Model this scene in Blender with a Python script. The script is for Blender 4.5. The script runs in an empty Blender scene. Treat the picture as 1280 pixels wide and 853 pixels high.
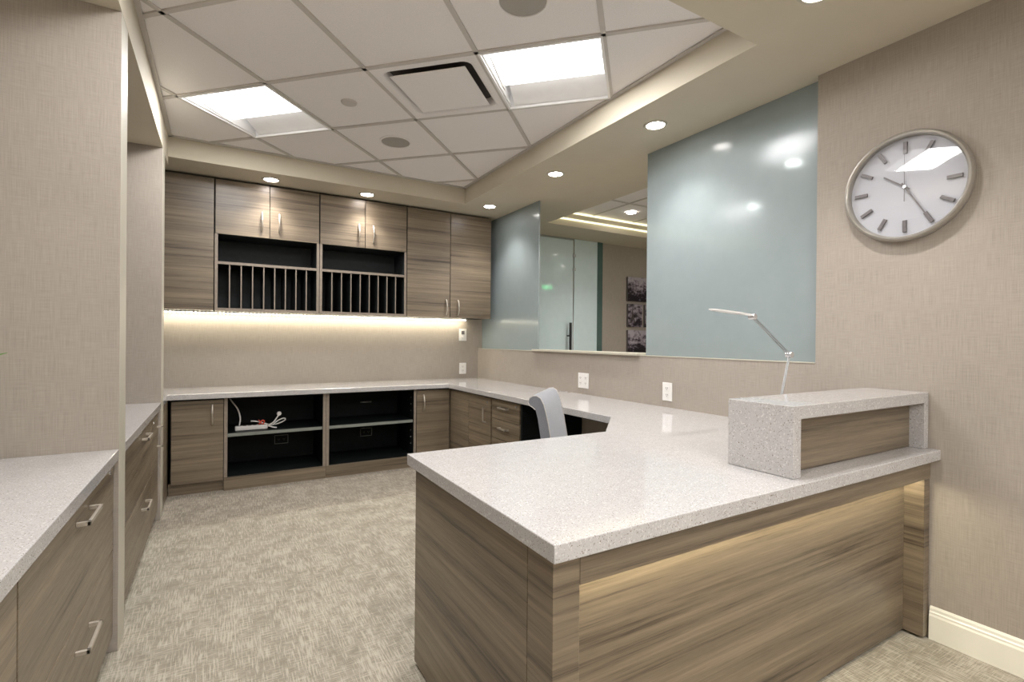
import bpy, bmesh, math, random
from mathutils import Vector, Matrix
random.seed(7)
S = bpy.context.scene
C = S.collection
PI = math.pi

# ------------------------------------------------------------------ materials
def nmat(name):
    m = bpy.data.materials.new(name); m.use_nodes = True
    nt = m.node_tree; nt.nodes.clear()
    out = nt.nodes.new('ShaderNodeOutputMaterial')
    return m, nt, out
def nd(nt, t, **kw):
    n = nt.nodes.new(t)
    for k, v in kw.items():
        if k in n.inputs.keys() if hasattr(n.inputs, 'keys') else False: n.inputs[k].default_value = v
        else: setattr(n, k, v)
    return n
def lk(nt, a, b): nt.links.new(a, b)
def principled(nt, out, col=(.5,.5,.5), rough=.5, metal=0., spec=.5):
    b = nt.nodes.new('ShaderNodeBsdfPrincipled')
    b.inputs['Base Color'].default_value = (*col, 1)
    b.inputs['Roughness'].default_value = rough
    b.inputs['Metallic'].default_value = metal
    b.inputs['Specular IOR Level'].default_value = spec
    lk(nt, b.outputs[0], out.inputs[0])
    return b
def plain(name, col, rough=.5, metal=0., spec=.5, noise=0.03, nscale=20):
    m, nt, out = nmat(name)
    b = principled(nt, out, col, rough, metal, spec)
    if noise:
        t = nt.nodes.new('ShaderNodeTexNoise'); t.inputs['Scale'].default_value = nscale; t.inputs['Detail'].default_value = 3
        g = nt.nodes.new('ShaderNodeNewGeometry'); lk(nt, g.outputs['Position'], t.inputs['Vector'])
        r = ramp(nt, t.outputs[0], [(.3, tuple(max(0, c*(1-noise)) for c in col)), (.7, tuple(min(1, c*(1+noise)) for c in col))])
        lk(nt, r, b.inputs['Base Color'])
    return m
def ramp(nt, src, stops):
    r = nt.nodes.new('ShaderNodeValToRGB')
    el = r.color_ramp.elements
    while len(el) < len(stops): el.new(.5)
    for e, (p, c) in zip(el, stops):
        e.position = p; e.color = (*c, 1) if len(c) == 3 else c
    lk(nt, src, r.inputs[0])
    return r.outputs[0]
def pos(nt):
    g = nt.nodes.new('ShaderNodeNewGeometry'); return g.outputs['Position']
def mapping(nt, vec, scale, rot=(0,0,0), loc=(0,0,0)):
    mp = nt.nodes.new('ShaderNodeMapping'); mp.inputs['Scale'].default_value = scale
    mp.inputs['Rotation'].default_value = rot; mp.inputs['Location'].default_value = loc
    lk(nt, vec, mp.inputs['Vector']); return mp.outputs[0]
def noise(nt, vec, scale=1., detail=3., rough=.5, dist=0.):
    t = nt.nodes.new('ShaderNodeTexNoise')
    t.inputs['Scale'].default_value = scale; t.inputs['Detail'].default_value = detail
    t.inputs['Roughness'].default_value = rough; t.inputs['Distortion'].default_value = dist
    lk(nt, vec, t.inputs['Vector']); return t.outputs[0]
def math_(nt, op, a, b=None, c=None):
    n = nt.nodes.new('ShaderNodeMath'); n.operation = op
    for i, v in enumerate((a, b, c)):
        if v is None: continue
        if isinstance(v, (int, float)): n.inputs[i].default_value = v
        else: lk(nt, v, n.inputs[i])
    return n.outputs[0]
def mixc(nt, fac, a, b, mode='MIX'):
    n = nt.nodes.new('ShaderNodeMix'); n.data_type = 'RGBA'; n.blend_type = mode
    if isinstance(fac, (int, float)): n.inputs[0].default_value = fac
    else: lk(nt, fac, n.inputs[0])
    for i, v in ((6, a), (7, b)):
        if isinstance(v, tuple): n.inputs[i].default_value = (*v, 1)
        else: lk(nt, v, n.inputs[i])
    return n.outputs[2]
def bump(nt, b, h, strength=.2, dist=.002):
    n = nt.nodes.new('ShaderNodeBump'); n.inputs['Strength'].default_value = strength; n.inputs['Distance'].default_value = dist
    lk(nt, h, n.inputs['Height']); lk(nt, n.outputs[0], b.inputs['Normal'])

def m_wood(name='laminate', light=(.205,.161,.110), dark=(.052,.038,.025), rough=.33, seed=0.):
    m, nt, out = nmat(name)
    b = principled(nt, out, light, rough, 0, .45)
    sx = nt.nodes.new('ShaderNodeSeparateXYZ'); lk(nt, pos(nt), sx.inputs[0])
    u = math_(nt, 'ADD', sx.outputs[0], sx.outputs[1])
    cb = nt.nodes.new('ShaderNodeCombineXYZ'); lk(nt, u, cb.inputs[0]); 
    oi = nt.nodes.new('ShaderNodeObjectInfo')          # every board is cut from another stretch of veneer
    lk(nt, math_(nt, 'ADD', sx.outputs[2], math_(nt, 'MULTIPLY', oi.outputs['Random'], 3.7)), cb.inputs[2])
    lk(nt, math_(nt, 'MULTIPLY', oi.outputs['Random'], 11.), cb.inputs[1])
    v = cb.outputs[0]
    a = noise(nt, mapping(nt, v, (.75, 1, 24)), 1, 3, .55, .25)
    c = noise(nt, mapping(nt, v, (1.3, 1, 90)), 1, 4, .6, .2)
    f = noise(nt, mapping(nt, v, (14, 1, 520)), 1, 3, .6)
    s = math_(nt, 'ADD', math_(nt, 'MULTIPLY', a, .42), math_(nt, 'ADD', math_(nt, 'MULTIPLY', c, .40), math_(nt, 'MULTIPLY', f, .18)))
    mid = tuple((x*.6+y*.4) for x, y in zip(light, dark))
    col = ramp(nt, s, [(.35, dark), (.455, mid), (.535, tuple(x*.9 for x in light)), (.63, tuple(min(1, x*1.18) for x in light))])
    lk(nt, col, b.inputs['Base Color'])
    lk(nt, ramp(nt, f, [(.3, (rough+.08,)*3), (.7, (rough-.05,)*3)]), b.inputs['Roughness'])
    bump(nt, b, f, .12, .0006)
    return m
def m_quartz():
    m, nt, out = nmat('quartz')
    b = principled(nt, out, (.6,.55,.5), .07, 0, .5)
    p = pos(nt)
    n1 = noise(nt, p, 270, 2, .6); n2 = noise(nt, p, 160, 2, .5); n3 = noise(nt, p, 30, 2)
    base = ramp(nt, n3, [(.3, (.43,.418,.41)), (.7, (.455,.443,.435))])
    dark = ramp(nt, n1, [(.338, (1,1,1)), (.372, (0,0,0))])
    wht = ramp(nt, n2, [(.60, (0,0,0)), (.66, (1,1,1))])
    c = mixc(nt, wht, base, (.58,.565,.555))
    c = mixc(nt, dark, c, (.17,.135,.10))
    lk(nt, c, b.inputs['Base Color'])
    return m
def m_wallpaper(name='woven_wallpaper', col=(.345,.305,.262)):
    m, nt, out = nmat(name)
    b = principled(nt, out, col, .75, 0, .3)
    sx = nt.nodes.new('ShaderNodeSeparateXYZ'); lk(nt, pos(nt), sx.inputs[0])
    u = math_(nt, 'ADD', sx.outputs[0], sx.outputs[1])
    cb = nt.nodes.new('ShaderNodeCombineXYZ'); lk(nt, u, cb.inputs[0]); lk(nt, sx.outputs[2], cb.inputs[2])
    v = cb.outputs[0]
    a = noise(nt, mapping(nt, v, (420, 1, 10)), 1, 2, .6)
    h = noise(nt, mapping(nt, v, (16, 1, 380)), 1, 2, .6)
    bl = noise(nt, v, 2.5, 2)
    s = math_(nt, 'ADD', math_(nt, 'MULTIPLY', a, .5), math_(nt, 'ADD', math_(nt, 'MULTIPLY', h, .35), math_(nt, 'MULTIPLY', bl, .15)))
    c = ramp(nt, s, [(.36, tuple(x*.84 for x in col)), (.5, col), (.64, tuple(min(1, x*1.14) for x in col))])
    lk(nt, c, b.inputs['Base Color']); bump(nt, b, s, .25, .001)
    return m
def m_carpet():
    m, nt, out = nmat('carpet')
    b = principled(nt, out, (.3,.27,.22), .95, 0, .1)
    p = pos(nt)
    w = noise(nt, p, 3.0, 2)
    a = noise(nt, mapping(nt, p, (15, 230, 1)), 1, 2, .6)
    h = noise(nt, mapping(nt, p, (200, 12, 1)), 1, 2, .6)
    pa = noise(nt, mapping(nt, p, (7, 9, 1)), 1, 2)
    pb = noise(nt, mapping(nt, p, (9, 6, 1), loc=(7, 3, 0)), 1, 2)
    A = ramp(nt, math_(nt, 'ADD', a, math_(nt, 'MULTIPLY', math_(nt, 'SUBTRACT', pa, .5), .40)), [(.50, (0,0,0)), (.66, (1,1,1))])
    B = ramp(nt, math_(nt, 'ADD', h, math_(nt, 'MULTIPLY', math_(nt, 'SUBTRACT', pb, .5), .40)), [(.48, (0,0,0)), (.62, (1,1,1))])
    base = ramp(nt, noise(nt, mapping(nt, p, (26, 26, 1)), 1, 3, .6), [(.3, (.25,.225,.175)), (.7, (.32,.288,.23))])
    c = mixc(nt, math_(nt, 'MULTIPLY', A, .75), base, (.50,.455,.37))
    c = mixc(nt, math_(nt, 'MULTIPLY', B, .7), c, (.52,.475,.39))
    f = noise(nt, p, 420, 2, .6)
    c = mixc(nt, .55, c, ramp(nt, f, [(.25, (.70,.70,.70)), (.75, (1.,1.,1.))]), 'MULTIPLY')
    # rows along y: each row slightly different in tone, one clearly darker
    sx = nt.nodes.new('ShaderNodeSeparateXYZ'); lk(nt, p, sx.inputs[0])
    row = math_(nt, 'FLOOR', math_(nt, 'DIVIDE', math_(nt, 'SUBTRACT', sx.outputs[1], 3.6), .914))
    sh = math_(nt, 'FRACT', math_(nt, 'MULTIPLY', row, .618))
    c = mixc(nt, 1., c, ramp(nt, sh, [(0., (.82,.80,.80)), (.12, (1,1,1)), (1., (.96,.96,.95))]), 'MULTIPLY')
    lk(nt, c, b.inputs['Base Color'])
    bump(nt, b, f, .5, .004)
    return m
def m_tile():
    m, nt, out = nmat('acoustic_tile')
    b = principled(nt, out, (.7,.66,.62), .9, 0, .2)
    p = pos(nt)
    n = noise(nt, p, 220, 3, .6)
    lk(nt, ramp(nt, n, [(.3, (.74,.715,.705)), (.7, (.83,.80,.79))]), b.inputs['Base Color'])
    bump(nt, b, n, .2, .002)
    return m
def m_frost(name='frosted_glass', k=.70, cw=.7, cr=.15):
    m, nt, out = nmat(name)
    g = nt.nodes.new('ShaderNodeBsdfPrincipled')           # etched body that lets blurred light through
    g.inputs['Base Color'].default_value = (.72,.86,.85,1); g.inputs['Roughness'].default_value = .20
    g.inputs['Transmission Weight'].default_value = 1.; g.inputs['IOR'].default_value = 1.15
    d = nt.nodes.new('ShaderNodeBsdfPrincipled')           # milky surface under a polished face
    d.inputs['Base Color'].default_value = (.365,.455,.45,1); d.inputs['Roughness'].default_value = .55
    d.inputs['Coat Weight'].default_value = cw; d.inputs['Coat Roughness'].default_value = cr; d.inputs['Coat IOR'].default_value = 1.4
    n = noise(nt, pos(nt), 14, 2); 
    lk(nt, ramp(nt, n, [(.3, tuple(k*c for c in (.45,.53,.545))), (.7, tuple(k*c for c in (.47,.55,.565)))]), d.inputs['Base Color'])
    mx = nt.nodes.new('ShaderNodeMixShader'); mx.inputs[0].default_value = .72
    lk(nt, g.outputs[0], mx.inputs[1]); lk(nt, d.outputs[0], mx.inputs[2]); lk(nt, mx.outputs[0], out.inputs[0])
    return m
def m_clear():
    m, nt, out = nmat('clear_glass')
    t = nt.nodes.new('ShaderNodeBsdfTransparent'); t.inputs[0].default_value = (.97,.98,.97,1)
    g = nt.nodes.new('ShaderNodeBsdfGlossy'); g.inputs['Roughness'].default_value = .02
    f = nt.nodes.new('ShaderNodeLayerWeight'); f.inputs[0].default_value = .5      # the same from both sides
    k = math_(nt, 'ADD', math_(nt, 'MULTIPLY', math_(nt, 'POWER', f.outputs['Facing'], 4), .8), .05)
    mx = nt.nodes.new('ShaderNodeMixShader'); lk(nt, k, mx.inputs[0])
    lk(nt, t.outputs[0], mx.inputs[1]); lk(nt, g.outputs[0], mx.inputs[2]); lk(nt, mx.outputs[0], out.inputs[0])
    return m
def m_emit(name, col, s):
    m, nt, out = nmat(name)
    e = nt.nodes.new('ShaderNodeEmission'); e.inputs[0].default_value = (*col, 1); e.inputs[1].default_value = s
    lk(nt, e.outputs[0], out.inputs[0]); return m
def m_photo(name, seed, top=.45, sc=30.):
    m, nt, out = nmat(name)
    b = principled(nt, out, (.3,.28,.3), .5, 0, .3)
    tc = nt.nodes.new('ShaderNodeTexCoord')
    v = mapping(nt, tc.outputs['Object'], (1, 1, 1), loc=(seed*3.1, seed, seed*1.7))
    a = noise(nt, v, sc, 4, .6); bb = noise(nt, mapping(nt, v, (1, 1, 2.2)), 9, 3, .5, .6)
    sx = nt.nodes.new('ShaderNodeSeparateXYZ'); lk(nt, tc.outputs['Object'], sx.inputs[0])
    s = math_(nt, 'ADD', math_(nt, 'MULTIPLY', a, .55), math_(nt, 'ADD', math_(nt, 'MULTIPLY', bb, .5), math_(nt, 'MULTIPLY', sx.outputs[2], top)))
    lk(nt, ramp(nt, s, [(.44, (.012,.008,.012)), (.50, (.09,.07,.09)), (.56, (.22,.19,.22)), (.66, (.38,.34,.38))]), b.inputs['Base Color'])
    return m

M = dict(
    wood=m_wood(), quartz=m_quartz(), paper=m_wallpaper(), carpet=m_carpet(), tile=m_tile(), frost=m_frost(), clear=m_clear(), frost_door=m_frost('frosted_door_glass', 1.62, 1., .03),
    soffit=plain('soffit_paint', (.55,.50,.40), .7, 0, .3, .02, 6),
    cream=plain('cream_paint', (.47,.44,.36), .5, 0, .4, .02, 8),
    base=plain('white_trim_paint', (.80,.78,.68), .35, 0, .5, .02, 8),
    grid=plain('grid_paint', (.52,.49,.46), .5, 0, .3, .02, 30),
    white=plain('white_enamel', (.78,.77,.76), .35, 0, .5, .02, 20),
    plastic=plain('white_plastic', (.78,.76,.73), .35, 0, .5, .02, 20),
    slot=plain('dark_slot', (.06,.05,.045), .5, 0, .3, .1, 20),
    inside=plain('dark_liner', (.008,.010,.010), .45, 0, .12, .12, 30),
    inside_up=plain('grey_liner', (.026,.030,.030), .45, 0, .15, .10, 30),
    shelfgrey=plain('shelf_edge_grey', (.20,.215,.19), .4, 0, .4, .06, 30),
    nickel=plain('brushed_nickel', (.58,.53,.46), .38, .75, .5, .06, 300),
    chrome=plain('chrome', (.70,.70,.71), .25, .75, .5, .02, 100),
    alum=plain('silver_aluminium', (.40,.41,.42), .35, .8, .5, .04, 200),
    rim=plain('clock_rim', (.42,.40,.36), .35, .7, .5, .04, 100),
    cface=plain('clock_dial', (.47,.47,.52), .6, 0, .3, .01, 5),
    marker=plain('marker_grey', (.16,.145,.15), .4, .3, .5, .05, 100),
    grille=plain('speaker_grille', (.36,.34,.31), .7, 0, .3, .10, 500),
    edge=plain('wood_edge', (.235,.195,.155), .45, 0, .4, .10, 40),
    darkglass=plain('green_glass_edge', (.06,.11,.10), .15, 0, .6, .05, 10),
    red=plain('red_tie', (.75,.10,.06), .5, 0, .4, .05, 50),
    leaf=plain('leaf', (.12,.26,.05), .45, 0, .5, .2, 30),
    pot=plain('pot_ceramic', (.55,.52,.48), .4, 0, .5, .05, 20),
    soil=plain('potting_soil', (.04,.028,.02), .9, 0, .2, .3, 90),
    black=plain('black_bar', (.03,.03,.03), .3, .4, .5, .05, 50),
    legw=plain('dark_chair_wood', (.06,.035,.022), .35, 0, .5, .15, 50),
    lens_big=m_emit('troffer_lens_glow', (1., .99, .985), 2.5), lens_fill=m_emit('fill_panel_glow', (1., .985, .975), 16.),  # troffer lens, then the glow of the added fill panels
    lens=m_emit('downlight_glow', (1., .93, .90), 24.),
    led=m_emit('led_glow', (1., .90, .68), 12.), led_desk=m_emit('desk_led_glow', (1., .91, .68), 22.),
    led_soft=m_emit('cove_glow', (1., .92, .55), 1.0),
    exitg=m_emit('exit_green', (.10, 1., .35), 14.),
)
def m_fabric():
    m, nt, out = nmat('grey_upholstery')
    b = principled(nt, out, (.36,.37,.40), .85, 0, .2)
    tc = nt.nodes.new('ShaderNodeTexCoord'); v = tc.outputs['Object']
    n = noise(nt, v, 260, 2, .6); n2 = noise(nt, v, 9, 2)
    c = ramp(nt, n, [(.3, (.135,.142,.16)), (.7, (.235,.243,.268))])
    c = mixc(nt, .3, c, ramp(nt, n2, [(.3, (.15,.158,.175)), (.7, (.24,.248,.27))]))
    lk(nt, c, b.inputs['Base Color']); b.inputs['Sheen Weight'].default_value = .4
    bump(nt, b, n, .4, .001)
    return m
M['fabric'] = m_fabric()

# ------------------------------------------------------------------ builders
class B:
    """collects shapes given in world (or thing-local) metres into one mesh"""
    def __init__(s): s.bm = bmesh.new()
    def box(s, x0, x1, y0, y1, z0, z1):
        vs = [s.bm.verts.new(p) for p in ((x0,y0,z0),(x1,y0,z0),(x1,y1,z0),(x0,y1,z0),(x0,y0,z1),(x1,y0,z1),(x1,y1,z1),(x0,y1,z1))]
        for f in ((3,2,1,0),(4,5,6,7),(0,1,5,4),(1,2,6,5),(2,3,7,6),(3,0,4,7)): s.bm.faces.new([vs[i] for i in f])
        return s
    def prism(s, pts, z0, z1):
        a = [s.bm.verts.new((x,y,z0)) for x,y in pts]; b = [s.bm.verts.new((x,y,z1)) for x,y in pts]
        n = len(pts)
        s.bm.faces.new(list(reversed(a))); s.bm.faces.new(b)
        for i in range(n): s.bm.faces.new((a[i], a[(i+1)%n], b[(i+1)%n], b[i]))
        return s
    def extrude(s, prof, p0, p1, ux, uy):
        """profile (a,b) placed on axes ux,uy, swept from p0 to p1"""
        ux, uy = Vector(ux), Vector(uy); r = []
        for p in (p0, p1):
            r.append([s.bm.verts.new(Vector(p)+ux*a+uy*b) for a,b in prof])
        n = len(prof)
        s.bm.faces.new(r[0]); s.bm.faces.new(list(reversed(r[1])))
        for i in range(n): s.bm.faces.new((r[0][(i+1)%n], r[0][i], r[1][i], r[1][(i+1)%n]))
        return s
    def lathe(s, prof, c, axis='z', seg=48):
        rings = []
        for r, h in prof:
            ring = []
            for k in range(seg):
                t = 2*PI*k/seg; a, b = r*math.cos(t), r*math.sin(t)
                p = (a,b,h) if axis == 'z' else ((h,a,b) if axis == 'x' else (a,h,b))
                ring.append(s.bm.verts.new(Vector(c)+Vector(p)) if r > 1e-6 or k == 0 else ring[0])
            rings.append(ring)
        for A, D in zip(rings, rings[1:]):
            for k in range(seg):
                q = [A[k], A[(k+1)%seg], D[(k+1)%seg], D[k]]; u = []
                for v in q:
                    if v not in u: u.append(v)
                if len(u) >= 3:
                    try: s.bm.faces.new(u)
                    except ValueError: pass
        return s
    def tube(s, pts, r, seg=10, r1=None):
        pts = [Vector(p) for p in pts]; rings = []
        up = Vector((0,0,1))
        for i, p in enumerate(pts):
            d = (pts[min(i+1, len(pts)-1)]-pts[max(i-1, 0)]).normalized()
            a = d.cross(up)
            if a.length < 1e-3: a = d.cross(Vector((1,0,0)))
            a.normalize(); b = d.cross(a)
            rr = r if r1 is None else r+(r1-r)*i/(len(pts)-1)
            rings.append([s.bm.verts.new(p+(a*math.cos(2*PI*k/seg)+b*math.sin(2*PI*k/seg))*rr) for k in range(seg)])
        for A, D in zip(rings, rings[1:]):
            for k in range(seg): s.bm.faces.new((A[k], A[(k+1)%seg], D[(k+1)%seg], D[k]))
        s.bm.faces.new(list(reversed(rings[0]))); s.bm.faces.new(rings[-1])
        return s
    def grid(s, f, nu, nv):
        g = [[s.bm.verts.new(f(i/nu, j/nv)) for j in range(nv+1)] for i in range(nu+1)]
        for i in range(nu):
            for j in range(nv): s.bm.faces.new((g[i][j], g[i+1][j], g[i+1][j+1], g[i][j+1]))
        return s
    def xf(s, m): s.bm.transform(m); return s

def link(name, b, mat, parent=None, smooth=False, bev=0., local=False):
    bm = b.bm if isinstance(b, B) else b
    if parent is not None and not local:
        org = Vector((0,0,0)); o = parent
        while o is not None: org += Vector(o.location); o = o.parent
        bmesh.ops.translate(bm, verts=bm.verts, vec=-org)
    bmesh.ops.recalc_face_normals(bm, faces=bm.faces)
    me = bpy.data.meshes.new(name); bm.to_mesh(me); bm.free()
    for m in (mat if isinstance(mat, (list, tuple)) else [mat]): me.materials.append(m)
    if smooth:
        for p in me.polygons: p.use_smooth = True
        try: me.set_sharp_from_angle(angle=math.radians(38))
        except Exception: pass
    o = bpy.data.objects.new(name, me); C.objects.link(o)
    if parent is not None: o.parent = parent
    if bev:
        mo = o.modifiers.new('bevel', 'BEVEL'); mo.width = bev; mo.segments = 2; mo.limit_method = 'ANGLE'
    return o
def thing(name, label, cat, loc=(0,0,0), group=None, rz=0.):
    o = bpy.data.objects.new(name, None); C.objects.link(o); o.empty_display_size = .1
    o.location = loc; o.rotation_euler = (0,0,rz); o['label'] = label; o['category'] = cat
    if group: o['group'] = group
    return o
def tag(o, label, cat, group=None):
    o['label'] = label; o['category'] = cat
    if group: o['group'] = group
    return o
def struct(o): o['kind'] = 'structure'; return o
def box(name, d, mat, parent=None, bev=0., label=None):
    o = link(name, B().box(*d), mat, parent, bev=bev)
    if label: o['label'] = label
    return o
def copy_tree(o, parent=None):
    c = o.copy(); C.objects.link(c); c.parent = parent
    for ch in [x for x in S.objects if x.parent == o]: copy_tree(ch, c)
    return c

# ------------------------------------------------------------------ key dimensions (metres, camera stands above the origin)
XR, YB = 2.42, 4.85            # clock wall plane, back wall plane
ZC, ZT, ZS = .745, 2.555, 2.415   # worktop, tile ceiling, soffit
ZH = 2.355                     # bay header underside
SILL = 1.06
XL = -.95                      # back of left bays
YS = -2.4                      # wall behind the camera

# ------------------------------------------------------------------ room shell
floor = struct(link('floor', B().box(XL-.2, 6.6, YS-.2, 7.0, -.1, 0), M['carpet']))
cl = B()
cl.box(XL-.2, -.318, YS, 4.2, ZH, 2.85)                 # header over the left bays
cl.box(XL-.2, 3.01, 4.2, YB+.3, ZS, 2.85)
cl.box(1.947, 3.01, 1.295, 4.2, ZS, 2.85)
cl.box(-.318, 3.01, YS, 1.295, ZS, 2.85)
cl.box(3.01, 6.6, 4.4, 4.96, ZS, 2.85)
cl.box(3.01, 6.6, 4.36, 4.4, 2.48, 2.85) if 0 else None
ceiling = struct(link('ceiling', cl, M['soffit']))
# tile field, laid diagonally
U = .61; K = U*math.sqrt(2)
TX0, TX1, TY0, TY1 = -.318, 1.947, 1.295, 4.2
bm = bmesh.new()
v = [bm.verts.new(p) for p in ((TX0,TY0,ZT+.008),(TX1,TY0,ZT+.008),(TX1,TY1,ZT+.008),(TX0,TY1,ZT+.008))]
bm.faces.new(v)
SUMS = [4.12+k*K for k in range(-5, 6)]; DIFS = [-1.98+k*K for k in range(-6, 6)]
for s in SUMS: bmesh.ops.bisect_plane(bm, geom=bm.verts[:]+bm.edges[:]+bm.faces[:], plane_co=(s/2, s/2, 0), plane_no=(1,1,0))
for s in DIFS: bmesh.ops.bisect_plane(bm, geom=bm.verts[:]+bm.edges[:]+bm.faces[:], plane_co=(s/2, -s/2, 0), plane_no=(1,-1,0))
CELLS = dict(l1=(.207, 3.481), l2=(1.501, 2.187), df=(1.070, 2.619), l3=(.207, 1.756))
kill = [f for f in bm.faces if any((f.calc_center_median()-Vector((c[0], c[1], ZT+.008))).length < .08 for c in CELLS.values())]
bmesh.ops.delete(bm, geom=kill, context='FACES')
link('tile_panel', bm, M['tile'], ceiling)
gb = B()
def clip(p, d):
    t0, t1 = -9., 9.
    for i, (a, b) in enumerate(((TX0, TX1), (TY0, TY1))):
        ta, tb = (a-p[i])/d[i], (b-p[i])/d[i]
        t0, t1 = max(t0, min(ta, tb)), min(t1, max(ta, tb))
    return (t0, t1) if t1 > t0 else None
def bar(p, d):
    c = clip(p, d)
    if not c: return
    n = Vector((-d[1], d[0], 0)); P = Vector((p[0], p[1], 0)); D = Vector((d[0], d[1], 0))
    w = .0115
    q = [P+D*c[0]-n*w, P+D*c[1]-n*w, P+D*c[1]+n*w, P+D*c[0]+n*w]
    gb.prism([(a.x, a.y) for a in q], ZT, ZT+.009)
r2 = 1/math.sqrt(2)
for s in SUMS: bar((s/2, s/2), (r2, -r2))
for s in DIFS: bar((s/2, -s/2), (r2, r2))
for d in ((TX0, TX0+.022, TY0, TY1), (TX1-.022, TX1, TY0, TY1), (TX0, TX1, TY1-.022, TY1), (TX0, TX1, TY0, TY0+.022)):
    gb.box(*d, ZT-.0015, ZT+.007)
link('grid_bars', gb, M['grid'], ceiling)
box('tile_backing', (TX0, TX1, TY0, TY1, 2.80, 2.83), M['slot'], ceiling)
# lobby ceiling
lc = struct(box('ceiling', (3.01, 6.6, -.7, 4.46, 2.572, 2.70), M['tile']))
lg = B()
for xx in (3.62, 4.23, 4.84, 5.45): lg.box(xx-.012, xx+.012, -.7, 4.46, 2.566, 2.572)
for yy in (3.80, 3.19, 2.58, 1.97): lg.box(3.01, 6.5, yy-.012, yy+.012, 2.566, 2.572)
link('grid_bars', lg, M['grid'], lc)
# walls
struct(box('wall_back', (XL-.2, 2.48, YB, YB+.12, 0, ZS+.02), M['paper']))
struct(box('wall_left', (XL-.2, XL, YS, YB, 0, ZS), M['paper']))
struct(box('wall_right', (XR, XR+.12, YS, 1.296, 0, ZS), M['paper']))
struct(box('wall_right_low', (XR, XR+.12, 1.296, YB, 0, SILL), M['paper']))
struct(box('wall_behind', (XL-.2, XR+.12, YS-.12, YS, 0, ZS+.4), M['paper']))
def fin(y0, y1):
    o = link('wall_left_fin', B().box(XL, -.318, y0, y1, 0, ZH), [M['paper'], M['cream']])
    for p in o.data.polygons:
        if p.normal.x > .9: p.material_index = 1
    bv = o.modifiers.new('bevel', 'BEVEL'); bv.width = .002; bv.segments = 2
    return struct(o)
fin(2.31, 2.45); fin(3.83, 3.97)
# lobby shell
struct(box('wall_lobby_back', (4.235, 6.6, 4.95, 5.07, 0, ZS+.02), M['paper']))
struct(box('wall_lobby_right', (6.5, 6.6, -.7, 4.95, 0, 2.6), M['paper']))
struct(box('wall_lobby_front', (2.54, 6.6, -.8, -.7, 0, 2.6), M['paper']))
struct(box('wall_hall_back', (2.36, 4.6, 6.6, 6.7, 0, 2.6), M['paper']))
struct(box('wall_hall_left', (2.36, 2.48, 4.97, 6.6, 0, 2.6), M['paper']))
struct(box('wall_hall_right', (4.5, 4.6, 5.07, 6.6, 0, 2.6), M['paper']))
struct(box('ceiling', (2.36, 4.6, 4.96, 6.7, 2.45, 2.6), M['soffit']))
# cove step of the lobby ceiling with its two glowing tape lights
cv = thing('cove_light', 'warm glowing cove tape light along the lobby ceiling edge seen through the opening', 'light', (4.7, 4.42, 2.48))
box('channel', (3.012, 6.5, 4.388, 4.3995, 2.496, 2.552), M['soffit'], cv)
box('glow_strip', (3.012, 6.5, 4.380, 4.3995, 2.482, 2.495), M['led_soft'], cv)
box('glow_strip', (3.012, 6.5, 4.380, 4.3995, 2.553, 2.566), M['led_soft'], cv)
# baseboard with moulded top
prof = [(0,0),(-.014,0),(-.014,.092),(-.011,.099),(-.011,.106),(-.007,.110),(-.006,.120),(-.002,.128),(0,.128)]
struct(link('baseboard_right', B().extrude(prof, (XR, YS, 0), (XR, .848, 0), (1,0,0), (0,0,1)), M['base']))
struct(link('baseboard_behind', B().extrude(prof, (XL+.6, YS, 0), (XR-.02, YS, 0), (0,-1,0), (0,0,1)), M['base']))
# frosted panes and sill
struct(box('window_1', (2.469, 2.481, 1.2965, 2.425, SILL+.001, ZS-.001), M['frost']))
struct(box('window_2', (2.469, 2.481, 3.74, YB-.001, SILL+.001, ZS-.001), M['frost']))
struct(box('trim_1', (XR-.028, XR+.15, 2.43, 3.73, SILL, SILL+.017), M['cream'], bev=.003))
sl = B(); sl.box(XR-.003, XR+.045, 1.30, 2.429, SILL, SILL+.004); sl.box(XR-.003, XR+.045, 3.731, YB-.001, SILL, SILL+.004)
struct(link('trim_2', sl, M['cream']))
# lobby glass doors
gd = struct(box('door_1', (2.75, 3.765, 4.93, 4.942, .01, 2.395), M['frost_door']))
hb = link('handle', B().tube([(3.687,4.87,.62),(3.687,4.87,1.375)], .016, 16), M['black'], gd, smooth=True)
for z in (.80, 1.215): link('standoff', B().tube([(3.687,4.87,z),(3.687,4.93,z)], .010, 12), M['black'], hb, smooth=True)
box('top_rail', (2.75, 3.765, 4.922, 4.95, 2.396, 2.4145), M['alum'], gd)
g2 = struct(box('door_2', (3.785, 4.15, 4.93, 4.942, .01, 2.4145), M['frost_door']))
for z in (2.02, 2.19): box('hinge_clip', (3.755, 3.797, 4.918, 4.929, z, z+.035), M['alum'], g2)
struct(box('trim_3', (4.151, 4.234, 4.925, 5.0, 0, 2.4145), M['darkglass']))

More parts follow.
